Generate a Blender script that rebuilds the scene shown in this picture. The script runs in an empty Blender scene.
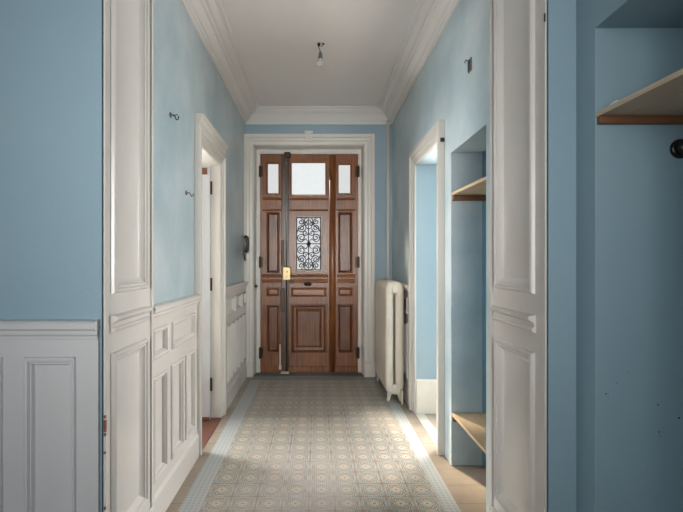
import bpy, bmesh, math, random
from mathutils import Vector as V3
random.seed(7)
PI = math.pi
S = bpy.context.scene
COL = S.collection
CAMZ = 1.32

# ------------------------------------------------------------------ materials
class NT:
    def __init__(s, name):
        s.m = bpy.data.materials.new(name); s.m.use_nodes = True
        s.t = s.m.node_tree; s.t.nodes.clear()
        s.out = s.n('ShaderNodeOutputMaterial')
    def n(s, typ, **kw):
        nd = s.t.nodes.new(typ)
        for k, v in kw.items(): setattr(nd, k, v)
        return nd
    def l(s, a, b): s.t.links.new(a, b)
    def put(s, sock, v):
        if isinstance(v, (int, float, tuple, list)): sock.default_value = v
        else: s.l(v, sock)
    def math(s, op, a, b=None, c=None):
        nd = s.n('ShaderNodeMath', operation=op)
        for i, v in enumerate((a, b, c)):
            if v is not None: s.put(nd.inputs[i], v)
        return nd.outputs[0]
    def mix(s, f, a, b):
        nd = s.n('ShaderNodeMix', data_type='RGBA')
        s.put(nd.inputs[0], f); s.put(nd.inputs[6], a); s.put(nd.inputs[7], b)
        return nd.outputs[2]
    def ramp(s, f, a, b):
        nd = s.n('ShaderNodeMapRange'); s.put(nd.inputs[0], f)
        nd.inputs[1].default_value = a; nd.inputs[2].default_value = b
        return nd.outputs[0]
    def coord(s): return s.n('ShaderNodeTexCoord').outputs['Object']
    def noise(s, vec, scale, detail=4, rough=.55, sx=None):
        if sx:
            mp = s.n('ShaderNodeMapping'); s.l(vec, mp.inputs[0]); mp.inputs[3].default_value = sx; vec = mp.outputs[0]
        nd = s.n('ShaderNodeTexNoise'); s.l(vec, nd.inputs['Vector'])
        nd.inputs['Scale'].default_value = scale; nd.inputs['Detail'].default_value = detail; nd.inputs['Roughness'].default_value = rough
        return nd.outputs[0]
    def bsdf(s, col, rough, bump=None, bs=.2, metal=0, spec=.5):
        p = s.n('ShaderNodeBsdfPrincipled')
        s.put(p.inputs['Base Color'], col); s.put(p.inputs['Roughness'], rough)
        p.inputs['Metallic'].default_value = metal; p.inputs['Specular IOR Level'].default_value = spec
        if bump is not None:
            b = s.n('ShaderNodeBump'); b.inputs['Strength'].default_value = bs; b.inputs['Distance'].default_value = .01
            s.l(bump, b.inputs['Height']); s.l(b.outputs[0], p.inputs['Normal'])
        s.l(p.outputs[0], s.out.inputs[0]); return p

def srgb(r, g, b):
    f = lambda c: (c/255/12.92 if c/255 <= .04045 else ((c/255+.055)/1.055)**2.4)
    return (f(r), f(g), f(b), 1)

def paint(name, c1, c2, r0=.3, r1=.5, scale=1.6, bs=.12, spec=.5):
    k = NT(name); co = k.coord()
    n1 = k.noise(co, scale, 5, .6); n2 = k.noise(co, 35, 3)
    n3 = k.noise(co, scale*2.3, 2.2, .5, (1, 1, .45))
    rr = k.n('ShaderNodeMapRange'); k.l(n3, rr.inputs[0]); rr.inputs[1].default_value = .3; rr.inputs[2].default_value = .7
    rr.inputs[3].default_value = r0; rr.inputs[4].default_value = r1
    k.bsdf(k.mix(k.ramp(n1, .35, .68), c1, c2), rr.outputs[0], n2, bs, spec=spec)
    return k.m

def plain(name, c, rough=.5, metal=0, spec=.5):
    k = NT(name); co = k.coord(); n = k.noise(co, 14, 3)
    d = tuple(x*.82 for x in c[:3])+(1,)
    k.bsdf(k.mix(n, d, c), rough, metal=metal, spec=spec); return k.m

def wood(name, c1, c2, rough=.35, axis='z', scale=6, spec=.5):
    k = NT(name); co = k.coord()
    st = {'z': (6, 6, .35), 'x': (.35, 6, 6), 'y': (6, .35, 6)}[axis]
    n1 = k.noise(co, scale, 6, .6, st); n2 = k.noise(co, 2.2, 3)
    f = k.math('ADD', k.math('MULTIPLY', n1, .75), k.math('MULTIPLY', n2, .35))
    k.bsdf(k.mix(k.ramp(f, .38, .72), c1, c2), rough, n1, .15, spec=spec); return k.m

M = {}
M['blue'] = paint('blue_wall_paint', srgb(156, 178, 186), srgb(192, 204, 208), .28, .36)  # paler second tone paints the whitish sheen of the walls as clouds
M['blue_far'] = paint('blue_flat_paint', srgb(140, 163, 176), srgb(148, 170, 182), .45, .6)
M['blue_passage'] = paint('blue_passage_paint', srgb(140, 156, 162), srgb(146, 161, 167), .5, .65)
M['blue_near'] = paint('blue_wall_paint_dim', srgb(138, 166, 180), srgb(144, 171, 184), .5, .65, 1.2)  # same paint as the hallway, darker copy for the dimmer near room
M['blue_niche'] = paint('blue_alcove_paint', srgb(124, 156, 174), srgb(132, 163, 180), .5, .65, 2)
M['ceil'] = paint('ceiling_white', srgb(226, 219, 215), srgb(231, 225, 221), .6, .8, .8)
M['cornice'] = paint('cornice_white', srgb(218, 213, 208), srgb(224, 219, 214), .45, .55, 1)
M['white'] = paint('white_gloss_trim', srgb(214, 209, 203), srgb(219, 215, 210), .2, .26, 2, .03)
M['greywhite'] = paint('grey_white_dado', srgb(200, 201, 203), srgb(204, 205, 207), .38, .46, 2, .05)
M['cream'] = paint('cream_trim', srgb(212, 200, 183), srgb(222, 211, 196), .35, .5, 3, .05)
M['radiator'] = paint('radiator_cream', srgb(205, 193, 178), srgb(216, 206, 192), .35, .5, 4, .05)
M['casing'] = paint('casing_grey_white', srgb(207, 202, 194), srgb(212, 207, 199), .34, .38, 3, .02)
M['oak'] = wood('varnished_oak', srgb(84, 47, 26), srgb(152, 92, 46), .3, 'z', 9)
M['oak_dark'] = wood('varnished_oak_panel', srgb(74, 41, 24), srgb(136, 80, 40), .3, 'z', 9)
M['oak_rail'] = wood('varnished_oak_rail', srgb(92, 52, 28), srgb(162, 98, 50), .3, 'x', 9)
M['oak_deep'] = wood('dark_stained_oak', srgb(48, 29, 19), srgb(84, 50, 30), .3)
M['board'] = wood('raw_shelf_board', srgb(176, 150, 118), srgb(200, 176, 144), .6, 'y')
M['batten'] = wood('stained_batten', srgb(104, 66, 42), srgb(134, 92, 62), .5, 'x')
M['iron'] = plain('black_iron', srgb(34, 33, 36), .45, .3)
M['steel'] = plain('worn_steel', srgb(150, 145, 138), .4, .8)
M['bronze'] = plain('dark_bronze', srgb(60, 46, 36), .4, .6)
M['brass'] = plain('aged_brass', srgb(190, 166, 118), .38, .6)
M['black'] = plain('black_bakelite', srgb(26, 24, 26), .3)
M['putty'] = plain('bone_enamel', srgb(214, 202, 184), .4)
M['grey'] = plain('grey_plastic', srgb(120, 116, 110), .5)
M['paper'] = plain('torn_white_flake', srgb(222, 222, 220), .8)
M['rust'] = plain('bare_wood_patch', srgb(128, 82, 58), .7)
M['copper'] = plain('cable_grey', srgb(96, 90, 84), .5)

def pane_mat(name, trans, em, col):
    k = NT(name); co = k.coord()
    tr = k.n('ShaderNodeBsdfTransparent'); tr.inputs[0].default_value = (.95, .95, .95, 1)
    e = k.n('ShaderNodeEmission'); e.inputs[0].default_value = col
    n = k.noise(co, 18, 3); k.l(k.math('MULTIPLY_ADD', n, .16*em, em*.92), e.inputs[1])
    g = k.n('ShaderNodeBsdfGlossy'); g.inputs['Roughness'].default_value = .35
    m1 = k.n('ShaderNodeMixShader'); m1.inputs[0].default_value = trans
    k.l(e.outputs[0], m1.inputs[1]); k.l(tr.outputs[0], m1.inputs[2])
    m2 = k.n('ShaderNodeMixShader'); m2.inputs[0].default_value = .012
    k.l(m1.outputs[0], m2.inputs[1]); k.l(g.outputs[0], m2.inputs[2]); k.l(m2.outputs[0], k.out.inputs[0])
    return k.m
PANE_E = .5
M['pane'] = pane_mat('daylit_frosted_pane', .6, PANE_E, (.93, .97, .95, 1))
M['pane_side'] = pane_mat('daylit_ribbed_pane', .5, PANE_E*.8, (.95, .97, .95, 1))
M['pane_low'] = pane_mat('daylit_low_pane', .55, PANE_E*.68, (.93, .95, 1, 1))
k = NT('bulb_glass'); p = k.bsdf((.8, .8, .8, 1), .1); p.inputs['Transmission Weight'].default_value = .35; M['bulb'] = k.m

# encaustic tile floor: a field of patterned tiles, a pale border, plain margins
T = 1.298/9
FX0, FX1, LX0, RX1, FY1, BY1 = -.62, .678, -.735, .765, 4.93, 5.3
def floor_mat():
    k = NT('encaustic_cement_tiles'); co = k.coord()
    sp = k.n('ShaderNodeSeparateXYZ'); k.l(co, sp.inputs[0]); x, y = sp.outputs[0], sp.outputs[1]
    tx = k.math('DIVIDE', k.math('SUBTRACT', x, FX0), T); ty = k.math('DIVIDE', k.math('SUBTRACT', y, FY1), T)
    fx = k.math('FRACT', tx); fy = k.math('FRACT', ty)
    px = k.math('SUBTRACT', fx, .5); py = k.math('SUBTRACT', fy, .5)
    r = k.math('SQRT', k.math('ADD', k.math('MULTIPLY', px, px), k.math('MULTIPLY', py, py)))
    th = k.math('ARCTAN2', py, px)
    c8 = k.math('COSINE', k.math('MULTIPLY', th, 8)); c4 = k.math('COSINE', k.math('MULTIPLY', th, 4))
    # corner motif
    qx = k.math('SUBTRACT', .5, k.math('ABSOLUTE', px)); qy = k.math('SUBTRACT', .5, k.math('ABSOLUTE', py))
    rc = k.math('SQRT', k.math('ADD', k.math('MULTIPLY', qx, qx), k.math('MULTIPLY', qy, qy)))
    thc = k.math('ARCTAN2', qy, qx); cc = k.math('COSINE', k.math('MULTIPLY', thc, 8))
    base = srgb(198, 187, 170); terra = srgb(146, 116, 90); blue = srgb(98, 122, 128); dark = srgb(128, 98, 78)
    band = lambda v, a, b: k.math('MULTIPLY', k.math('GREATER_THAN', v, a), k.math('LESS_THAN', v, b))
    rose = k.math('LESS_THAN', r, k.math('MULTIPLY_ADD', c8, .05, .15))
    ring = band(k.math('MULTIPLY_ADD', c4, -.05, r), .24, .295)
    leaf = band(k.math('MULTIPLY_ADD', c8, .035, r), .34, .40)
    crn = k.math('LESS_THAN', rc, k.math('MULTIPLY_ADD', cc, .06, .17))
    crn2 = band(k.math('MULTIPLY_ADD', cc, -.03, rc), .23, .275)
    dot = k.math('LESS_THAN', r, .055)
    lat = k.math('MULTIPLY', k.math('SINE', k.math('MULTIPLY', tx, 12*PI)), k.math('SINE', k.math('MULTIPLY', ty, 12*PI)))
    fine = k.math('GREATER_THAN', lat, .3); fine2 = k.math('LESS_THAN', lat, -.35)
    c = k.mix(k.math('MULTIPLY', fine, .75), base, blue); c = k.mix(k.math('MULTIPLY', fine2, .7), c, terra)
    c = k.mix(leaf, c, blue); c = k.mix(ring, c, terra); c = k.mix(rose, c, base); c = k.mix(dot, c, blue)
    c = k.mix(k.math('MULTIPLY', crn, .55), c, dark); c = k.mix(crn2, c, blue)
    edge = k.math('MINIMUM', qx, qy)
    grout = k.math('LESS_THAN', edge, .012)
    wear = k.ramp(k.noise(co, 3.2, 5, .65), .35, .7)
    c = k.mix(k.math('MULTIPLY', wear, .5), c, srgb(178, 170, 160))
    worn_sheen = k.math('MULTIPLY', k.ramp(k.math('ABSOLUTE', k.math('ADD', x, .12)), .42, .1), k.ramp(y, 3.6, 2.5))  # whitish sheen of the door glass painted along the middle, over some wear
    worn_sheen = k.math('MULTIPLY', worn_sheen, k.ramp(k.noise(co, 6, 5, .7), .25, .62))
    c = k.mix(k.math('MULTIPLY', worn_sheen, .62), c, srgb(186, 178, 175))
    gs = k.ramp(k.noise(co, 2.1, 3), .4, .62)
    c = k.mix(k.math('MULTIPLY', grout, gs), c, srgb(112, 92, 84))
    # margins
    mg = k.mix(k.ramp(k.noise(co, 4, 5), .3, .7), srgb(142, 129, 115), srgb(164, 150, 134))
    mx = k.math('FRACT', k.math('MULTIPLY', y, 5)); ml = k.math('LESS_THAN', mx, .03)
    mg = k.mix(k.math('MULTIPLY', ml, .6), mg, srgb(112, 96, 86))
    # pale border with a fine fret
    fr = k.math('MULTIPLY', k.math('GREATER_THAN', k.math('FRACT', k.math('MULTIPLY', x, 36)), .55), k.math('GREATER_THAN', k.math('FRACT', k.math('MULTIPLY', y, 36)), .5))
    bd = k.mix(k.math('MULTIPLY', fr, .55), srgb(176, 179, 178), srgb(128, 140, 144))
    inb = lambda v, a, b: k.math('MULTIPLY', k.math('GREATER_THAN', v, a), k.math('LESS_THAN', v, b))
    inside = k.math('MULTIPLY', inb(x, FX0, FX1), inb(y, 2.0, FY1))
    border = k.math('MULTIPLY', inb(x, LX0, RX1), inb(y, 1.9, BY1))
    backb = k.math('GREATER_THAN', y, FY1)
    bd = k.mix(backb, bd, srgb(128, 136, 138))
    c = k.mix(border, mg, k.mix(inside, bd, c))
    side = k.math('GREATER_THAN', k.math('ABSOLUTE', x), .80)
    rr = k.n('ShaderNodeMapRange'); k.l(k.noise(co, 5, 4), rr.inputs[0]); rr.inputs[3].default_value = .27; rr.inputs[4].default_value = .4
    hb = k.math('SUBTRACT', k.noise(co, 2.5, 2), k.math('MULTIPLY', grout, .15))
    k.bsdf(c, rr.outputs[0], hb, .08)
    return k.m
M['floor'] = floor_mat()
M['redtile'] = plain('red_brown_tile', srgb(112, 70, 56), .5)
M['sill'] = plain('dark_grey_sill', srgb(96, 98, 98), .5)
M['stone'] = plain('pale_threshold_stone', srgb(196, 190, 180), .5)

# ------------------------------------------------------------------ geometry helpers
def B(): return bmesh.new()
def box(bm, x0, x1, y0, y1, z0, z1, bev=0):
    vs = [bm.verts.new(p) for p in ((x0,y0,z0),(x1,y0,z0),(x1,y1,z0),(x0,y1,z0),(x0,y0,z1),(x1,y0,z1),(x1,y1,z1),(x0,y1,z1))]
    fs = [bm.faces.new([vs[i] for i in q]) for q in ((0,3,2,1),(4,5,6,7),(0,1,5,4),(1,2,6,5),(2,3,7,6),(3,0,4,7))]
    if bev:
        es = {e for f in fs for e in f.edges}
        bmesh.ops.bevel(bm, geom=list(es), offset=bev, segments=2, affect='EDGES', profile=.5)
    return bm
class Fr:                                   # a plane frame: u, v on the plane and h outwards
    def __init__(s, O, U, W, N): s.O, s.U, s.W, s.N = V3(O), V3(U), V3(W), V3(N)
    def __call__(s, u, v, h=0): return s.O + s.U*u + s.W*v + s.N*h
def plate(bm, fr, rect, holes, h0, h1):      # a slab with rectangular holes
    u0, u1, v0, v1 = rect
    us = sorted({u0, u1} | {a for h in holes for a in h[:2] if u0 < a < u1})
    vs = sorted({v0, v1} | {a for h in holes for a in h[2:] if v0 < a < v1})
    solid = {}
    for i in range(len(us)-1):
        for j in range(len(vs)-1):
            cu, cv = (us[i]+us[i+1])/2, (vs[j]+vs[j+1])/2
            solid[i, j] = not any(h[0] < cu < h[1] and h[2] < cv < h[3] for h in holes)
    def q(*p): bm.faces.new([bm.verts.new(fr(*a)) for a in p])
    for (i, j), s in solid.items():
        if not s: continue
        a, b, c, d = us[i], us[i+1], vs[j], vs[j+1]
        q((a,c,h1),(b,c,h1),(b,d,h1),(a,d,h1)); q((a,c,h0),(a,d,h0),(b,d,h0),(b,c,h0))
        if not solid.get((i-1, j)): q((a,c,h0),(a,c,h1),(a,d,h1),(a,d,h0))
        if not solid.get((i+1, j)): q((b,c,h0),(b,d,h0),(b,d,h1),(b,c,h1))
        if not solid.get((i, j-1)): q((a,c,h0),(b,c,h0),(b,c,h1),(a,c,h1))
        if not solid.get((i, j+1)): q((a,d,h0),(a,d,h1),(b,d,h1),(b,d,h0))
    bmesh.ops.remove_doubles(bm, verts=bm.verts, dist=1e-5)
    return bm
def ring(bm, fr, rect, prof, fill=True):     # mitred moulding round a rectangle; prof = (inset, height)
    u0, u1, v0, v1 = rect; rows = []
    for d, h in prof:
        rows.append([bm.verts.new(fr(*p, h)) for p in ((u0+d,v0+d),(u1-d,v0+d),(u1-d,v1-d),(u0+d,v1-d))])
    for a, b in zip(rows, rows[1:]):
        for i in range(4): bm.faces.new((a[i], a[(i+1)%4], b[(i+1)%4], b[i]))
    if fill: bm.faces.new(rows[-1])
def arch3(bm, fr, u0, u1, vb, v1, prof):     # mitred casing on three sides; prof = (outset, height)
    rows = []
    for d, h in prof:
        rows.append([bm.verts.new(fr(*p, h)) for p in ((u0-d,vb),(u0-d,v1+d),(u1+d,v1+d),(u1+d,vb))])
    for a, b in zip(rows, rows[1:]):
        for i in range(3): bm.faces.new((a[i], a[i+1], b[i+1], b[i]))
    for s in (0, 3): bm.faces.new([r[s] for r in rows])
def rail(bm, fr, u0, u1, prof, caps=True):   # straight moulding along u; prof = (v, height)
    a = [bm.verts.new(fr(u0, v, h)) for v, h in prof]; b = [bm.verts.new(fr(u1, v, h)) for v, h in prof]
    for i in range(len(prof)-1): bm.faces.new((a[i], a[i+1], b[i+1], b[i]))
    if caps: bm.faces.new(a); bm.faces.new(b[::-1])
def tube(bm, pts, r, sides=8, closed=False, ell=None):
    pts = [V3(p) for p in pts]; n = len(pts); rows = []; side0 = None
    for i, p in enumerate(pts):
        a = pts[(i-1) % n] if closed or i > 0 else p
        b = pts[(i+1) % n] if closed or i < n-1 else p
        t = (b-a).normalized()
        ref = V3(ell[2]) if ell else (V3((0,1,0)) if abs(t.y) < .9 else V3((1,0,0)))
        s = t.cross(ref).normalized(); w = s.cross(t).normalized()
        rr = r[i] if isinstance(r, (list, tuple)) else r
        ra, rb = (ell[0], ell[1]) if ell else (rr, rr)
        rows.append([bm.verts.new(p + s*ra*math.cos(2*PI*j/sides) + w*rb*math.sin(2*PI*j/sides)) for j in range(sides)])
    m = n if closed else n-1
    for i in range(m):
        A, C = rows[i], rows[(i+1) % n]
        for j in range(sides): bm.faces.new((A[j], A[(j+1)%sides], C[(j+1)%sides], C[j]))
    if not closed: bm.faces.new(rows[0][::-1]); bm.faces.new(rows[-1])
def lathe(bm, c, axis, prof, sides=24):      # prof = (along, radius)
    c = V3(c); ax = V3(axis).normalized(); s = ax.orthogonal().normalized(); w = ax.cross(s); rows = []
    for d, r in prof: rows.append([bm.verts.new(c + ax*d + (s*math.cos(2*PI*j/sides) + w*math.sin(2*PI*j/sides))*max(r, 1e-4)) for j in range(sides)])
    for A, C in zip(rows, rows[1:]):
        for j in range(sides): bm.faces.new((A[j], A[(j+1)%sides], C[(j+1)%sides], C[j]))
    bm.faces.new(rows[0][::-1]); bm.faces.new(rows[-1])
ROOT = {}
def obj(name, bm, mat, parent=None, smooth=False, at=None):
    """one mesh object; vertices are given in world space and re-based on the thing's own origin"""
    off = V3((0, 0, 0))
    if parent is not None: off = ROOT[parent.name]
    elif at is not None: off = V3(at)
    bmesh.ops.translate(bm, verts=bm.verts, vec=-off)
    bmesh.ops.recalc_face_normals(bm, faces=bm.faces)
    me = bpy.data.meshes.new(name); bm.to_mesh(me); bm.free()
    me.materials.append(M[mat] if isinstance(mat, str) else mat)
    if smooth:
        for p in me.polygons: p.use_smooth = True
    o = bpy.data.objects.new(name, me); COL.objects.link(o)
    if parent is not None: o.parent = parent
    else: o.location = off
    ROOT[o.name] = off
    return o
def tag(o, label, cat=None, group=None, kind=None):
    o['label'] = label
    if cat: o['category'] = cat
    if group: o['group'] = group
    if kind: o['kind'] = kind
    return o
def empty(name, loc):
    o = bpy.data.objects.new(name, None); COL.objects.link(o); o.location = loc; o.empty_display_size = .1
    ROOT[o.name] = V3(loc); return o
def struct(name, bm, mat, label, cat): return tag(obj(name, bm, mat), label, cat, kind='structure')
def sempty(name, loc, label, cat): return tag(empty(name, loc), label, cat, kind='structure')

# ------------------------------------------------------------------ the setting
LW, RW, BW = -.83, .875, 5.1                 # left wall, right wall, door wall
NL, NR, FARL, FARR = 1.664, 1.645, 2.14, 2.15
CE = 3.06
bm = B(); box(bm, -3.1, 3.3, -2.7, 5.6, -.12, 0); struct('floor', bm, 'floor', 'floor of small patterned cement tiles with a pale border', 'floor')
bm = B(); box(bm, -3.1, 3.3, -2.7, 5.6, CE, CE+.1); struct('ceiling', bm, 'ceil', 'plain white ceiling of the hallway', 'ceiling')

XL = Fr((LW,0,0), (0,1,0), (0,0,1), (1,0,0))   # left wall frame: u = y, v = z, outwards +x
XR = Fr((RW,0,0), (0,1,0), (0,0,1), (-1,0,0))
YB = Fr((0,BW,0), (1,0,0), (0,0,1), (0,-1,0))
LD = (3.09, 3.72, 2.14)                        # left door opening y0 y1 top
RD = (3.13, 3.84, 2.165)
bm = B(); plate(bm, XL, (FARL-.01, 5.4, 0, CE), [(LD[0]-.01, LD[1]+.01, -1, LD[2]+.01)], -.2, 0)
struct('wall_left', bm, 'blue', 'pale blue glossy wall on the left of the hallway, its whitish sheen painted in as cloudy patches', 'wall')
NI = (2.27, 2.856, 2.03)                       # alcove in the right wall
bm = B(); plate(bm, XR, (FARR-.01, 5.4, 0, CE), [(RD[0]-.01, RD[1]+.01, -1, RD[2]+.01), (NI[0], NI[1], -1, NI[2])], -.2, 0)
wr = struct('wall_right', bm, 'blue', 'pale blue wall on the right of the hallway with doorway and alcove', 'wall')
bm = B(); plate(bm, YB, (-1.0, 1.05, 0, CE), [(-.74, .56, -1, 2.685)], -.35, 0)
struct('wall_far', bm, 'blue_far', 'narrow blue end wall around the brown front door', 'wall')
# alcove shell in right wall
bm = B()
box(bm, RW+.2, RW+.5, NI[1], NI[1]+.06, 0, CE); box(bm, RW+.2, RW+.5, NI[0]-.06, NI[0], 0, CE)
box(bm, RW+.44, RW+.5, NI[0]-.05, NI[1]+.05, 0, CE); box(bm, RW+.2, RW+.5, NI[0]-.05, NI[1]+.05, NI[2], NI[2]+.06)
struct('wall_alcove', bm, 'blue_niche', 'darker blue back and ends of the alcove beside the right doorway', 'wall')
bm = B()
for z, h, d in ((.05,.06,.007),(.13,.07,.005),(.21,.06,.008),(.29,.03,.004),(1.05,.03,.003),(1.5,.02,.003)): box(bm, RW-.0015, RW+.004, NI[1]-.0015, NI[1]+d, z-h/2, z+h/2)
obj('chipped_edge', bm, 'paper', wr)['label'] = 'white plaster showing along the chipped alcove corner'
# passage behind the right doorway
PW = (1.22, 2.12, .32, 2.08)
YP = Fr((0,RD[1],0), (1,0,0), (0,0,1), (0,-1,0))
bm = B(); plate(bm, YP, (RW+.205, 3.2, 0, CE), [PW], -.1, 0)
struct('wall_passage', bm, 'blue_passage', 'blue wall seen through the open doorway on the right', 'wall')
bm = B(); box(bm, RW+.205, 3.2, RD[0]-.9, RD[1]+.1, RD[2], RD[2]+.08)
struct('ceiling_passage', bm, 'blue', 'low pale blue soffit over the passage on the right', 'ceiling')
bm = B(); rail(bm, Fr((0,RD[1],0),(1,0,0),(0,0,1),(0,-1,0)), RW-.004, 3.1, [(0,0),(0,.012),(.285,.012),(.297,.004),(.297,0)])
struct('baseboard_passage', bm, 'cream', 'tall cream baseboard under the blue wall beyond the right doorway', 'baseboard')
bm = B(); box(bm, RW-.02, RW+.06, RD[0], RD[1], 0, .004); struct('trim_sill', bm, 'stone', 'pale threshold strip on the floor of the right doorway', 'trim')
wn = sempty('added_window_1', (1.67, RD[1], .32), 'added white window in the passage beyond the right doorway, hidden from the hallway', 'window')  # unseen window added so light reaches the left jamb and wall
bm = B(); plate(bm, YP, PW, [(PW[0]+.05, 1.65, PW[2]+.05, PW[3]-.05), (1.69, PW[1]-.05, PW[2]+.05, PW[3]-.05)], -.07, -.01); obj('frame', bm, 'white', wn)
# small room behind the left door
bm = B(); box(bm, -2.3, -2.2, 2.1, 4.6, 0, CE); box(bm, -2.3, LW-.19, 4.5, 4.6, 0, CE); box(bm, -2.3, LW-.19, 2.15, 2.25, 0, CE)
struct('wall_side_room', bm, 'white', 'white wall of the room behind the half hidden left door', 'wall')
bm = B(); box(bm, -2.2, LW+.03, LD[0], LD[1], 0, .004); struct('floor_side_room', bm, 'redtile', 'red brown floor of the left doorway', 'floor')

# near room: thick wall with the wide opening the camera looks through
JL, JR = -.80, .855
bm = B(); box(bm, -3.1, JL-.012, NL, FARL, 0, CE)
struct('wall_near_left', bm, 'blue_near', 'dusky blue wall at the far left of the photo above a grey dado', 'wall')
bm = B(); box(bm, JR+.012, 1.6, NR, FARR, 0, CE)
struct('wall_near_right', bm, 'blue_near', 'narrow strip of blue wall right of the white opening jamb', 'wall')
bm = B(); box(bm, JL-.02, JR+.02, NL+.01, FARL-.01, 2.75, CE)
struct('wall_header', bm, 'blue_near', 'blue header above the wide opening', 'wall')
SX = .971; NN = (.45, 1.534, 2.136)
SR = Fr((SX,0,0), (0,1,0), (0,0,1), (-1,0,0))
bm = B(); plate(bm, SR, (-2.7, NR+.01, 0, CE), [(NN[0], NN[1], -1, NN[2])], -.12, 0)
struct('wall_near_side', bm, 'blue_near', 'blue side wall around the alcove at the right edge of the photo', 'wall')
bm = B()
box(bm, SX+.12, SX+.55, NN[1], NN[1]+.06, 0, CE); box(bm, SX+.12, SX+.55, NN[0]-.06, NN[0], 0, CE)
box(bm, SX+.48, SX+.55, NN[0]-.05, NN[1]+.05, 0, CE); box(bm, SX+.12, SX+.55, NN[0]-.05, NN[1]+.05, NN[2], NN[2]+.06)
wa = struct('wall_near_alcove', bm, 'blue_near', 'blue back and ends of the alcove holding the grey board shelf', 'wall')
bm = B()
for a, b, q in ((606,394,.003),(608,397,.002),(617,383,.002),(628,372,.002),(658,405,.003),(659,432,.003),(660,436,.002),(679,418,.004)):
    lathe(bm, ((a-316.5)*1.534/440, NN[1]+.0005, CAMZ-(b-262)*1.534/440), (0,-1,0), [(0,q),(.0012,q*.8),(.0015,0)], 7)
obj('nail_holes', bm, 'iron', wa)['label'] = 'tiny dark nail holes'
bm = B(); plate(bm, Fr((0,-2.6,0),(1,0,0),(0,0,1),(0,1,0)), (-3.1, 1.2, 0, CE), [(-2.2, .5, .6, 2.7)], -.1, 0)
struct('wall_back', bm, 'blue_near', 'wall with a large window behind the viewer', 'wall')
bm = B(); box(bm, -3.1, -3.0, -2.7, NL+.01, 0, CE); struct('wall_room_left', bm, 'blue_near', 'far left blue wall of the near room', 'wall')

# jamb linings of the opening, with panelled faces
PJ = [(0,0),(.003,.012),(.009,.017),(.016,.017),(.022,.009),(.03,.009),(.035,.002),(.045,-.006),(.056,-.011),(.06,-.011)]
def jamb(name, X, n, y0, y1, p0, p1, label):
    fr = Fr((X,0,0), (0,1,0), (0,0,1), (n,0,0))
    root = sempty(name, (X, (y0+y1)/2, 0), label, 'trim')
    holes = [(p0, p1, .2, .965), (p0, p1, 1.195, 2.66)]
    bm = B(); plate(bm, fr, (y0-.003, y1, 0, 2.76), holes, -.004, 0)
    rail(bm, fr, y0-.003, y0+.022, [(0,0),(0,.003),(2.76,.003),(2.76,0)]); rail(bm, fr, y1-.022, y1, [(0,0),(0,.008),(2.76,.008),(2.76,0)])
    obj('lining', bm, 'white', root)
    for a, b, c, d in holes:
        bm = B(); ring(bm, fr, (a, b, c, d), PJ); obj('panel', bm, 'white', root)
    bm = B(); rail(bm, fr, p0-.006, p1+.006, [(1.043,0),(1.045,.012),(1.053,.017),(1.062,.016),(1.066,.006),(1.082,.009),(1.09,.024),(1.098,.031),(1.108,.03),(1.113,0)])
    obj('rail_moulding', bm, 'white', root)
    bm = B(); rail(bm, fr, y0, y1, [(0,0),(0,.012),(.13,.012),(.14,.004),(.14,0)]); obj('plinth', bm, 'white', root)
    return root
jl = jamb('trim_1', JL, 1, NL, FARL, 1.713, 2.064, 'white panelled left jamb of the wide opening, chipped along its near edge')
jr = jamb('trim_2', JR, -1, NR, FARR, 1.72, 2.09, 'white panelled right jamb of the wide opening beside the blue strip')
bm = B()
for z, h, w in ((.70, .046, .009), (.735, .012, .005), (.668, .012, .005), (.39, .012, .005), (.60, .010, .004), (.27, .014, .006)):
    box(bm, JL-.0035, JL+.0042, NL-.0042, NL-.003+w, z-h/2, z+h/2, .001)
obj('chipped_paint', bm, 'rust', jl)['label'] = 'bare brown chips in the white paint'
bm = B(); box(bm, JR-.007, JR-.004, NR-.0105, NR-.003, 2.215, 2.245); obj('strike_plate', bm, 'iron', jr)['label'] = 'small dark metal keeper high on the jamb edge'

# dado panelling
DP = [(0,0),(.003,.009),(.010,.013),(.017,.011),(.022,.001),(.027,.001),(.033,-.012),(.036,-.013)]
def dado(name, fr, u0, u1, ups, lows, mat, label, zs=(.16,.22,.745,.83,.985), th=.02, pan=True):
    f2 = Fr(fr(0,0,th), fr.U, fr.W, fr.N)
    root = sempty(name, fr((u0+u1)/2, 0, th), label, 'dado')
    holes = [(a, b, zs[3], zs[4]) for a, b in ups] + [(a, b, zs[1], zs[2]) for a, b in lows]
    bm = B(); plate(bm, f2, (u0, u1, 0, 1.06), holes, -th, 0); obj('board', bm, mat, root)
    for a in holes:
        bm = B(); ring(bm, f2, a, DP); obj('panel', bm, mat, root)
    bm = B(); rail(bm, f2, u0, u1, [(1.03,0),(1.032,.005),(1.042,.006),(1.05,.014),(1.064,.016),(1.072,.026),(1.092,.028),(1.1,.02),(1.105,-.02)]); obj('cap_rail', bm, mat, root)
    bm = B(); rail(bm, f2, u0, u1, [(0,0),(0,.012),(zs[0]-.02,.012),(zs[0]-.008,.004),(zs[0],0)]); obj('baseboard', bm, mat, root)
    return root
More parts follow.
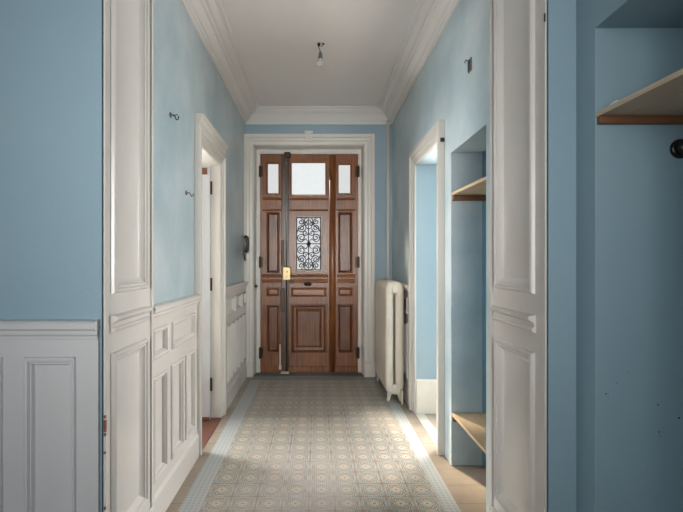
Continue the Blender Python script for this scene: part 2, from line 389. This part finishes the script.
# near room
nw = Fr((0,NL,0), (1,0,0), (0,0,1), (0,-1,0)); lows = []
for i in range(7): lows.append((-1.095-.274*i, -.900-.274*i))
dado('trim_3', nw, -3.0, -.818, [], lows, 'greywhite', 'grey white panelled dado under the dusky blue wall at far left', (.16,.24,.965,.97,.98), .015)
dado('trim_4', XL, FARL+.001, 2.992, [(2.165,2.385),(2.46,2.92)], [(2.165,2.375),(2.445,2.665),(2.71,2.92)], 'white', 'white panelled dado between the left jamb and the left door')
dado('trim_5', XL, 3.9, BW-.001, [(3.97,4.30),(4.36,4.69),(4.75,5.02)], [(3.97,4.12),(4.18,4.33),(4.39,4.54),(4.60,4.75),(4.81,4.96)], 'white', 'white panelled dado between the left door and the front door')
dado('trim_6', XR, 4.05, BW-.001, [(4.12,4.52),(4.58,4.98)], [(4.12,4.3),(4.36,4.54),(4.60,4.78),(4.84,5.0)], 'white', 'white panelled dado behind the cast iron radiator')

# cornice round the hallway ceiling
CP = [(0,2.915),(.014,2.915),(.018,2.93),(.03,2.934),(.036,2.946),(.05,2.95),(.075,2.975),(.083,2.992),(.1,2.998),(.106,3.012),(.125,3.016),(.15,3.034),(.156,3.046),(.185,3.049),(.19,CE)]
bm = B(); rows = []
for d, z in CP: rows.append([bm.verts.new(p) for p in ((LW+d,FARL-.02,z),(LW+d,BW-d,z),(RW-d,BW-d,z),(RW-d,FARR-.02,z))])
for a, b in zip(rows, rows[1:]):
    for i in range(3): bm.faces.new((a[i], a[i+1], b[i+1], b[i]))
struct('trim_7', bm, 'cornice', 'white moulded cornice between hallway walls and ceiling', 'cornice')

# door casings
CS = [(.004,-.015),(.003,.012),(.012,.02),(.05,.022),(.058,.03),(.08,.032),(.09,.045),(.12,.047),(.125,.04),(.125,0)]
def casing(name, fr, y0, y1, top, mat, label, w, rmat):
    root = sempty(name, fr((y0+y1)/2, 0, 0), label, 'door casing')
    pr = [(d*w/.125, h) for d, h in CS]
    bm = B(); arch3(bm, fr, y0, y1, 0, top, pr); obj('casing', bm, mat, root)
    bm = B(); plate(bm, fr, (y0-.015, y1+.015, 0, top+.015), [(y0, y1, -1, top)], -.21, .005); obj('reveal', bm, rmat, root)
    return root
d1 = casing('door_1', XL, LD[0], LD[1], LD[2], 'casing', 'white cased doorway on the left, its door standing open inwards', .10, 'casing')
bm = B(); rail(bm, XL, LD[0]-.1, LD[1]+.1, [(LD[2]+.1,0),(LD[2]+.1,.03),(LD[2]+.115,.034),(LD[2]+.13,.045),(LD[2]+.16,.05),(LD[2]+.175,.065),(LD[2]+.19,.065),(LD[2]+.192,0)])
obj('head_moulding', bm, 'casing', d1)
# the leaf standing open at right angles into the side room
lf = Fr((0, LD[1]-.075, 0), (1,0,0), (0,0,1), (0,-1,0))
hl = [(-1.43,-1.05,.2,.9), (-1.43,-1.05,1.05,1.98)]
bm = B(); plate(bm, lf, (-1.52, -.885, .012, 2.12), hl, -.035, 0); leaf = obj('leaf', bm, 'greywhite', d1)
for h in hl:
    bm = B(); ring(bm, lf, h, DP); obj('panel', bm, 'greywhite', leaf)
bm = B(); box(bm, -1.5, -.888, LD[1]-.0785, LD[1]-.074, .012, .035); obj('bare_edge', bm, 'rust', leaf)['label'] = 'bare brown wood along the bottom of the leaf'
bm = B(); box(bm, -.955, -.905, LD[1]-.083, LD[1]-.074, 2.045, 2.10); obj('bare_patch', bm, 'rust', leaf)['label'] = 'square of bare brown wood near the top'
for z in (.25, 1.08, 1.88):
    bm = B(); lathe(bm, (-.874, LD[1]-.07, z), (0,0,1), [(0,.006),(.004,.009),(.105,.009),(.11,.006)], 12); obj('hinge', bm, 'bronze', d1)
d2 = casing('door_2', XR, RD[0], RD[1], RD[2], 'casing', 'cased doorway without a door on the right of the hallway', .125, 'blue_passage')
bm = B(); box(bm, RW-.03, RW-.002, RD[0]-.135, RD[0]-.124, 2.14, 2.168, .003); obj('hinge', bm, 'iron', d2)['label'] = 'small dark hinge remnant on the near edge of the casing'

# front door with its casing
fd = sempty('door_3', (-.09, BW, 0), 'tall brown panelled front door at the end of the hallway with three panes', 'door')
FP = [(0,-.20),(0,.012),(.012,.02),(.04,.022),(.05,.034),(.075,.036),(.085,.05),(.12,.05),(.122,0)]
DX0, DX1, DT, DY = -.664, .492, 2.60, 5.23
bm = B(); arch3(bm, YB, -.73, .548, 0, 2.672, [(-.026,-.19),(-.004,.008),(0,.012)]+[(d*1.0, h) for d, h in FP[2:]]); obj('casing', bm, 'casing', fd)
bm = B(); box(bm, .548, .675, BW-.062, BW-.01, 0, .17, .004); box(bm, -.855, -.73, BW-.062, BW-.01, 0, .17, .004); obj('plinth_block', bm, 'casing', fd)
bm = B(); plate(bm, Fr((0,DY+.01,0),(1,0,0),(0,0,1),(0,-1,0)), (-.78, .60, 0, 2.74), [(DX0-.004, DX1+.004, -1, DT+.004)], -.06, .02); plate(bm, Fr((0,DY+.01,0),(1,0,0),(0,0,1),(0,-1,0)), (-.78, .60, 0, 2.74), [(DX0+.02, DX1-.02, .02, DT-.02)], -.12, -.0605); obj('frame', bm, 'casing', fd)
bm = B(); box(bm, -.125, -.05, BW-.068, BW-.03, 2.70, 2.815, .006); box(bm, -.135, -.04, BW-.074, BW-.03, 2.79, 2.82, .004); box(bm, -.11, -.065, BW-.076, BW-.04, 2.72, 2.78, .008)
obj('keystone', bm, 'casing', fd)['label'] = 'small white block at the middle of the casing head'
bm = B(); box(bm, -.75, .57, BW-.02, DY+.12, 0, .008); obj('sill', bm, 'sill', fd)
px = lambda x: (x-316.5)*5.22/440
pz = lambda y: CAMZ+(262-y)*5.22/440
df = Fr((0,DY,0),(1,0,0),(0,0,1),(0,-1,0))
R = lambda a, b, c, d: (px(a), px(b), pz(d), pz(c))    # from left, right, top, bottom
OP = [(0,0),(.004,.012),(.014,.015),(.02,.006),(.026,-.012),(.03,-.022),(.034,-.022)]
RP = [(0,0),(.004,.012),(.016,.015),(.024,.004),(.03,-.02),(.06,-.022),(.066,-.006),(.085,.004),(.09,.004)]
GP = [(0,0),(.004,.01),(.012,.011),(.02,.0),(.022,-.012)]
def leaf_of(u0, u1, bays, label):
    root = None; holes = []; bits = []
    for b in bays:
        for kind, rc in b: holes.append(rc)
    bm = B(); plate(bm, df, (u0, u1, .014, DT), holes, -.045, 0)
    rail(bm, df, u0+.005, u1-.005, [(.014,0),(.014,.014),(.07,.014),(.085,.004),(.085,0)])
    root = obj('leaf', bm, 'oak', fd); root['label'] = label
    for b in bays:
        for kind, rc in b:
            bm = B()
            if kind == 'panel': ring(bm, df, rc, OP); obj('panel', bm, 'oak_dark', root)
            elif kind == 'small': ring(bm, df, rc, OP[:4]+[(.026,-.006)]); obj('panel', bm, 'oak_rail', root)
            elif kind == 'raised': ring(bm, df, rc, RP); obj('panel', bm, 'oak_dark', root)
            else:
                ring(bm, df, rc, GP, False); obj('glazing_bead', bm, 'oak' if kind != 'pane_low' else 'putty', root)
                a, c, d, e = rc; bm = B(); box(bm, a-.004, c+.004, DY+.012, DY+.018, d-.004, e+.004)
                obj('pane', bm, kind, root)
    return root
LB = [('pane_side', R(266,280,162,194.5)), ('panel', R(266.5,279.5,212,273)), ('small', R(266.5,279.5,287.5,296.5)), ('panel', R(266.5,279.5,305,352.5))]
CB = [('pane', R(290,327,161,196)), ('pane_low', R(295,322.3,216,271.5)), ('small', R(291,326.5,287.5,297)), ('raised', R(291,326.5,304.5,353))]
RB = [('pane_side', R(337,352,163,194.5)), ('panel', R(338,352.5,212,273)), ('small', R(338,352.5,287.5,296.5)), ('panel', R(338,352.5,304.5,353))]
XM = px(284.5)
la = leaf_of(DX0, XM-.002, [LB], 'narrow left leaf with one tall pane')
lb = leaf_of(XM+.002, DX1, [CB, RB], 'wide right leaf with iron grille')
for u0, u1, par in ((px(262), px(282), la), (px(289.5), px(328), lb), (px(337), px(355), lb)):
    bm = B()
    for y0, y1 in ((274, 277.5), (279, 283), (197.5, 200), (209, 211)):
        rail(bm, df, u0, u1, [(pz(y1),0),(pz(y1)+.004,.012),(pz(y0)-.012,.018),(pz(y0)-.004,.026),(pz(y0),.026),(pz(y0)+.003,0)])
    obj('rail_moulding', bm, 'oak_rail', par)
def halfround(u, w, h, par, name, mat):
    bm = B(); n = 10
    pr = [(u+w*math.cos(PI*i/n), h*math.sin(PI*i/n)) for i in range(n+1)]
    a = [bm.verts.new(df(q, .016, s)) for q, s in pr]; b = [bm.verts.new(df(q, DT-.01, s)) for q, s in pr]
    for i in range(n): bm.faces.new((a[i], a[i+1], b[i+1], b[i]))
    bm.faces.new(a); bm.faces.new(b); return obj(name, bm, mat, par, True)
halfround(px(332.5), .038, .026, lb, 'mullion', 'oak')
bm = B(); box(bm, px(281.5), px(289), DY-.024, DY+.001, .016, DT-.01, .006); obj('meeting_stile', bm, 'oak_deep', lb)
# iron grille of scrolls
g0, g1, g2, g3 = R(295,322.3,216,271.5); gx, gz = (g0+g1)/2, (g2+g3)/2; gy = DY-.004; hw, hh = (g1-g0)/2-.02, (g3-g2)/2-.02
bm = B()
def sp(cx, cz, r0, a0, turns, sx, sz, r=.0066):
    pts = []
    for i in range(int(14*turns)+1):
        a = a0 + 2*PI*i/14; q = r0*(1-.8*i/(14*turns))
        pts.append((gx+sx*(cx+q*math.cos(a)), gy, gz+sz*(cz+q*math.sin(a))))
    tube(bm, pts, r, 5)
def ln(*p, r=.0066):
    tube(bm, [(gx+a, gy, gz+b) for a, b in p], r, 5)
ln((0,-hh),(0,hh), r=.006); ln((-hw,0),(hw,0), r=.006)
ln((-hw,-hh),(hw,-hh)); ln((-hw,hh),(hw,hh)); ln((-hw,-hh),(-hw,hh)); ln((hw,-hh),(hw,hh))
for sx in (1, -1):
    for sz in (1, -1):
        sp(.085, .075, .052, -PI/2, 1.6, sx, sz); sp(.085, .185, .05, PI, 1.6, sx, sz); sp(.04, .13, .035, PI, 1.3, sx, sz, .006)
        sp(.09, .262, .036, PI/2, 1.4, sx, sz); sp(.035, .232, .03, 0, 1.3, sx, sz, .006)
        ln((0,sz*.02),(sx*.035,sz*.06),(sx*.085,sz*.023)); ln((0,sz*.17),(sx*.035,sz*.2),(sx*.05,sz*.29),(sx*.02,sz*hh))
        ln((sx*.01,sz*.285),(sx*.06,sz*.22),(sx*.125,sz*.17),(sx*hw,sz*.13))
lathe(bm, (gx, gy+.004, gz), (0,-1,0), [(0,.028),(.006,.026),(.012,.012),(.014,.001)], 8)
obj('grille', bm, 'iron', lb)['label'] = 'black wrought iron scrollwork over the lower pane'
# espagnolette bolt, lock, lever and pull
bm = B(); tube(bm, [(px(286.7), DY-.036, pz(154)), (px(286.7), DY-.036, pz(268))], .0085, 8)
for y in (165, 205, 240): lathe(bm, (px(286.7), DY-.036, pz(y)), (0,0,1), [(0,.012),(.03,.012)], 10)
obj('bolt_rod', bm, 'steel', fd, True)
bm = B(); tube(bm, [(px(286.7), DY-.036, pz(279)), (px(286.7), DY-.036, .03)], .0075, 8); obj('bolt_rod', bm, 'bronze', fd, True)
bm = B(); box(bm, px(284.5), px(290.5), DY-.05, DY-.005, pz(158), pz(152.5), .006); obj('bolt_keeper', bm, 'bronze', fd)
bm = B(); box(bm, px(281), px(284.5), DY-.032, DY-.01, pz(266), pz(240), .006); box(bm, px(280.5), px(285), DY-.034, DY-.01, pz(312), pz(288), .006); obj('bolt_guard', bm, 'bronze', fd)
bm = B(); box(bm, px(283), px(291), DY-.062, DY-.01, pz(280), pz(267), .008); lock = obj('lock_case', bm, 'brass', fd)
bm = B(); lathe(bm, (px(287), DY-.061, pz(271.5)), (0,-1,0), [(0,.012),(.006,.012),(.009,.006)], 14); lathe(bm, (px(287), DY-.061, pz(276.5)), (0,-1,0), [(0,.009),(.005,.009),(.006,.004)], 12); obj('cylinder', bm, 'steel', lock)
bm = B(); tube(bm, [(px(290), DY-.045, pz(274)), (px(293), DY-.055, pz(274)), (px(297.5), DY-.055, pz(275))], [.007,.008,.01], 8); obj('lever', bm, 'brass', fd, True)
bm = B(); box(bm, px(288.5), px(293.5), DY-.03, DY-.01, pz(283.5), pz(280), .004); obj('latch_plate', bm, 'bronze', fd)
bm = B(); lathe(bm, (px(307.8), DY+.001, pz(284)), (0,-1,0), [(0,.03),(.01,.027),(.02,.016),(.04,.018),(.046,.012)], 20)
for v in bm.verts: v.co.x = px(307.8)+(v.co.x-px(307.8))*1.6
obj('door_pull', bm, 'iron', fd, True)
bm = B(); tube(bm, [(px(280.2), DY-.03, .09), (px(280.2), DY-.03, pz(344))], .0095, 8); box(bm, px(279), px(281.6), DY-.04, DY-.012, .05, .10, .004); obj('foot_bolt', bm, 'putty', fd)
bm = B(); box(bm, px(281), px(289.5), DY-.085, DY-.02, .008, .032, .008); obj('floor_keeper', bm, 'putty', fd)
for sx, x in ((1, DX0), (-1, DX1)):
    for y in (177.5, 268, 358.5):
        bm = B(); lathe(bm, (x-sx*.004, DY-.028, pz(y)), (0,0,1), [(0,.004),(.008,.013),(.13,.013),(.138,.004)], 12)
        box(bm, min(x, x+sx*.03), max(x, x+sx*.03), DY-.018, DY+.001, pz(y)+.01, pz(y)+.128)
        obj('hinge', bm, 'bronze', fd)

# ------------------------------------------------------------------ things
# radiator
rx0, rx1, ry0, ry1 = .645, .822, 4.12, 4.88
rad = tag(empty('radiator', ((rx0+rx1)/2, (ry0+ry1)/2, 0)), 'tall cream cast iron radiator on curled feet against the right wall', 'radiator')
NS = 12; pit = (ry1-ry0)/NS; cxr = (rx0+rx1)/2; hwid = (rx1-rx0)/2-.041
for i in range(NS):
    y = ry0+pit*(i+.5); pts = []; z0, z1, cr = .11, 1.098, .04
    for (sx, zz, a0) in ((1, z1, 0), (-1, z1, PI/2), (-1, z0, PI), (1, z0, 3*PI/2)):
        for j in range(5):
            a = a0+PI/2*j/4
            pts.append((cxr+sx*(hwid-cr)+cr*math.cos(a), y, (zz-cr if zz == z1 else zz+cr)+cr*math.sin(a)))
    bm = B(); tube(bm, pts, .04, 10, True, (.041, pit*.5, (0,1,0)))
    for z in (.14, 1.06): box(bm, cxr-.03, cxr+.03, y-pit*.51, y+pit*.51, z-.035, z+.035, .012)
    sec = obj('section', bm, 'radiator', rad, True)
    if i in (0, NS-1):
        for s in (-1, 1):
            bm = B(); xx = cxr+s*hwid
            tube(bm, [(xx-s*.01, y, .12), (xx, y, .075), (xx+s*.006, y, .04), (xx+s*.014, y, .016), (xx+s*.02, y, .012)], [.03,.024,.017,.016,.013], 10); obj('foot', bm, 'radiator', sec, True)
bm = B(); lathe(bm, (cxr-.02, ry1+.003, 1.07), (0,1,0), [(0,.02),(.02,.02),(.022,.012),(.05,.012)], 12); obj('bleed_valve', bm, 'bronze', rad, True)
bm = B(); tube(bm, [(cxr+.06, ry0-.005, .12), (cxr+.06, ry0-.035, .12), (cxr+.06, ry0-.04, .06), (cxr+.06, ry0-.04, 0)], .011, 8); obj('inlet_pipe', bm, 'radiator', rad, True)
# riser pipe
bm = B(); tube(bm, [(.822, BW-.035, 0), (.822, BW-.035, CE-.12)], .0175, 12)
tag(obj('riser_pipe', bm, 'casing', None, True, at=(.822, BW-.035, 0)), 'thin white vertical heating pipe in the corner right of the front door', 'pipe')

# shelves
def shelf(name, loc, x0, x1, y0, y1, zb, th, skew, label, bat, bat_mat='batten', mat='board'):
    r = tag(empty(name, loc), label, 'shelf', 'wooden shelves in the alcoves')
    bm = B(); vs = [(x0+skew,y0),(x1,y0),(x1,y1),(x0,y1)]
    a = [bm.verts.new((*p, zb)) for p in vs]; b = [bm.verts.new((*p, zb+th)) for p in vs]
    bm.faces.new(a); bm.faces.new(b)
    for i in range(4): bm.faces.new((a[i], a[(i+1)%4], b[(i+1)%4], b[i]))
    obj('board', bm, mat, r)
    for yb0, yb1 in ((y1-.022, y1), (y0, y0+.022)):
        bm = B(); box(bm, x0+.004, x1-.002, yb0, yb1, zb-bat, zb-.0005, .002); obj('batten', bm, bat_mat, r)
    return r
M['chipboard'] = wood('grey_shelf_board', srgb(186, 166, 142), srgb(204, 184, 160), .7, 'y', 9)
shelf('wooden_shelf', (SX+.2, 1.1, 1.82), SX+.002, SX+.479, NN[0], NN[1], 1.824, .016, .03, 'greyish board shelf in the alcove at the right edge of the photo', .026, 'batten', 'chipboard')
shelf('wooden_shelf', (RW+.2, 2.5, 1.75), RW+.002, RW+.439, NI[0], NI[1], 1.752, .018, .012, 'upper pale wooden shelf high in the hallway alcove beside the right doorway', .036)
shelf('wooden_shelf', (RW+.2, 2.5, .33), RW+.002, RW+.439, NI[0], NI[1], .325, .018, 0, 'lower pale wooden shelf in the hallway alcove close to the floor', .036)
# torn flake on the near shelf
bm = B(); g = []
for i in range(6):
    row = []
    for j in range(4):
        t = i/5; s = j/3
        row.append(bm.verts.new((SX+.02+.05*t, 1.50-.015*s-.02*t, 1.8415+.006*s*(1-t)+.012*abs(math.sin(2.6*t+.5))*s+.004*((i*7+j*3)%3)*s)))
    g.append(row)
for i in range(5):
    for j in range(3): bm.faces.new((g[i][j], g[i+1][j], g[i+1][j+1], g[i][j+1]))
o = obj('paint_flake', bm, 'paper', None, True, at=(SX+.04, 1.48, 1.841)); o.modifiers.new('thickness', 'SOLIDIFY').thickness = .001
tag(o, 'curled white paint flake lying on the greyish board shelf', 'paint flake')
# black round knob
kc = (1.265, NN[1], 1.714)
r = tag(empty('rotary_switch', kc), 'black round knob on the blue end wall under the greyish shelf', 'switch')
bm = B(); lathe(bm, kc, (0,-1,0), [(0,.034),(.006,.034),(.01,.03),(.012,.02)], 28); obj('base', bm, 'black', r, True)
bm = B(); lathe(bm, kc, (0,-1,0), [(.011,.016),(.02,.025),(.032,.026),(.038,.02),(.04,.004)], 24); obj('knob', bm, 'black', r, True)
# bare bulb on the ceiling
bl = (.03, 3.5, CE)
r = tag(empty('pendant_bulb', bl), 'bare unlit light bulb hanging on a short wire from the hallway ceiling', 'light')
bm = B(); tube(bm, [(.018,3.5,CE),(.016,3.5,CE-.03),(.026,3.498,CE-.05),(.031,3.5,CE-.075)], .0035, 6); tube(bm, [(.05,3.5,CE),(.048,3.5,CE-.02),(.036,3.5,CE-.028)], .003, 6); obj('wire', bm, 'copper', r, True)
bm = B(); lathe(bm, (.019,3.5,CE), (0,0,-1), [(0,.012),(.01,.013),(.022,.009),(.026,.004)], 12); lathe(bm, (.053,3.5,CE), (0,0,-1), [(0,.008),(.008,.008),(.012,.004)], 10); obj('hook', bm, 'iron', r, True)
bm = B(); lathe(bm, (.031,3.5,CE-.068), (0,0,-1), [(0,.006),(.006,.013),(.03,.015),(.05,.018),(.054,.016)], 16); obj('socket', bm, 'grey', r, True)
bm = B(); lathe(bm, (.031,3.5,CE-.12), (0,0,-1), [(0,.013),(.014,.016),(.03,.025),(.045,.0275),(.058,.022),(.066,.01),(.068,.001)], 18); obj('bulb', bm, 'bulb', r, True)
# intercom handset
ic = (LW, 4.92, 1.40)
r = tag(empty('intercom_handset', ic), 'dark intercom handset hanging on the left wall near the front door', 'intercom')
bm = B(); box(bm, LW, LW+.02, 4.88, 4.96, 1.40, 1.62, .006); obj('wall_plate', bm, 'grey', r)
bm = B(); tube(bm, [(LW+.03,4.92,1.43),(LW+.05,4.92,1.445),(LW+.06,4.92,1.52),(LW+.05,4.92,1.59),(LW+.03,4.92,1.61)], [.02,.022,.016,.022,.02], 10); obj('handset', bm, 'black', r, True)
bm = B(); pts = [(LW+.025+.008*math.cos(i*1.3), 4.92+.008*math.sin(i*1.3), 1.41-.0028*i) for i in range(26)]; pts += [(LW+.03,4.915,1.335),(LW+.045,4.91,1.345),(LW+.03,4.905,1.36)]
tube(bm, pts, .004, 6); obj('coiled_cord', bm, 'black', r, True)
# small dark knob on the casing left of the front door
kc = (-.702, BW-.03, 1.03)
bm = B(); lathe(bm, (px(256.8), BW-.055, CAMZ-.275), (0,-1,0), [(0,.008),(.014,.008),(.018,.017),(.03,.019),(.036,.012),(.038,.001)], 16)
for v in bm.verts: v.co.x += .02
tag(obj('bell_knob', bm, 'bronze', None, True, at=(px(256.8)+.02, BW-.06, CAMZ-.275)), 'small dark knob on the casing just left of the front door', 'knob')
# wall hooks on the left wall
def hook(y, z, label, big):
    r = tag(empty('wall_hook', (LW, y, z)), label, 'hook', 'hooks on the left wall')
    bm = B(); lathe(bm, (LW, y, z), (1,0,0), [(0,.016),(.004,.015),(.006,.006)], 14); obj('plate', bm, 'grey', r, True)
    bm = B(); s = big; tube(bm, [(LW+.003,y,z),(LW+.02,y,z),(LW+.028,y,z-.012*s),(LW+.034,y,z-.028*s),(LW+.045,y,z-.022*s),(LW+.047,y,z-.006*s)], .0035, 7)
    if big > .9: tube(bm, [(LW+.003,y,z),(LW+.014,y+.02,z+.004),(LW+.03,y+.034,z+.014)], .0032, 6)
    obj('hook', bm, 'iron' if big > .9 else 'grey', r, True)
hook(2.50, 2.155, 'upper metal hook on the left wall near the jamb', 1)
hook(2.80, 1.76, 'lower small pale hook on the left wall by the left door casing', .8)
# remains of a wall light on the right wall
wc = (RW, 2.5, 2.43)
r = tag(empty('wall_box', wc), 'dark opened electrical outlet hole high on the right hallway wall', 'outlet')
bm = B(); box(bm, RW-.007, RW, 2.475, 2.525, 2.40, 2.475, .002); obj('rim', bm, 'grey', r)
bm = B(); box(bm, RW-.011, RW-.006, 2.482, 2.518, 2.407, 2.468, .001); obj('socket', bm, 'black', r)
bm = B(); tube(bm, [(RW-.01,2.5,2.46),(RW-.025,2.505,2.472),(RW-.03,2.512,2.455)], .003, 6); obj('wire', bm, 'copper', r, True)

# ------------------------------------------------------------------ light
w = bpy.data.worlds.new('daylight'); S.world = w; w.use_nodes = True
bg = w.node_tree.nodes['Background']; bg.inputs[0].default_value = (.92, .96, 1, 1); bg.inputs[1].default_value = .6
def area(name, loc, rot, sx, sy, power, col, spread=PI):
    l = bpy.data.lights.new(name, 'AREA'); l.shape = 'RECTANGLE'; l.size = sx; l.size_y = sy; l.energy = power; l.color = col; l.spread = spread
    o = bpy.data.objects.new(name, l); COL.objects.link(o); o.location = loc; o.rotation_euler = rot
    return o
area('window_daylight', (-1.45, -2.75, 1.65), (PI/2, 0, 0), 1.5, 2.0, 12, (1, .985, .96))
area('added_window_fill', (1.67, RD[1]+.12, 1.2), (-PI/2, 0, 0), .9, 1.7, 125, (1, .975, .94))  # lamp of the added passage window, brightens the left side of the hallway
area('passage_daylight', (2.9, 2.9, 1.15), (0, PI/2, 0), 1.9, 1.2, 3, (1, .98, .95), 1.8)
area('side_room_fill', (-2.12, 3.62, 1.5), (0, -PI/2, -.35), 1.9, .9, 62, (1, .975, .94), 2.2)  # added fill lamp, no window built here; brightens the right wall
area('far_end_beam', (-.05, -2.75, 1.7), (PI/2, 0, 0), 1.3, 1.7, 6.5, (1, .975, .94), .7)  # added narrow beam behind the camera to brighten the front door end
l = bpy.data.lights.new('sun', 'SUN'); l.energy = 40; l.angle = math.radians(9); l.color = (1, .86, .66)
o = bpy.data.objects.new('sun', l); COL.objects.link(o)
d = V3((1.08, 2.66, 0)) - V3((-.1, 5.24, 2.3)); o.rotation_euler = d.to_track_quat('-Z', 'Y').to_euler(); o.location = (-2, 9, 6)

# ------------------------------------------------------------------ camera
c = bpy.data.cameras.new('camera'); co = bpy.data.objects.new('camera', c); COL.objects.link(co)
co.location = (0, 0, CAMZ); co.rotation_euler = (PI/2, 0, 0)
c.sensor_fit = 'HORIZONTAL'; c.sensor_width = 36; c.lens = 440/683*36
c.shift_x = 25/683; c.shift_y = 6/683; c.clip_start = .02
S.camera = co
S.view_settings.view_transform = 'Standard'; S.view_settings.look = 'None'
S.view_settings.exposure = .8; S.view_settings.gamma = 1; S.view_settings.use_curve_mapping = False
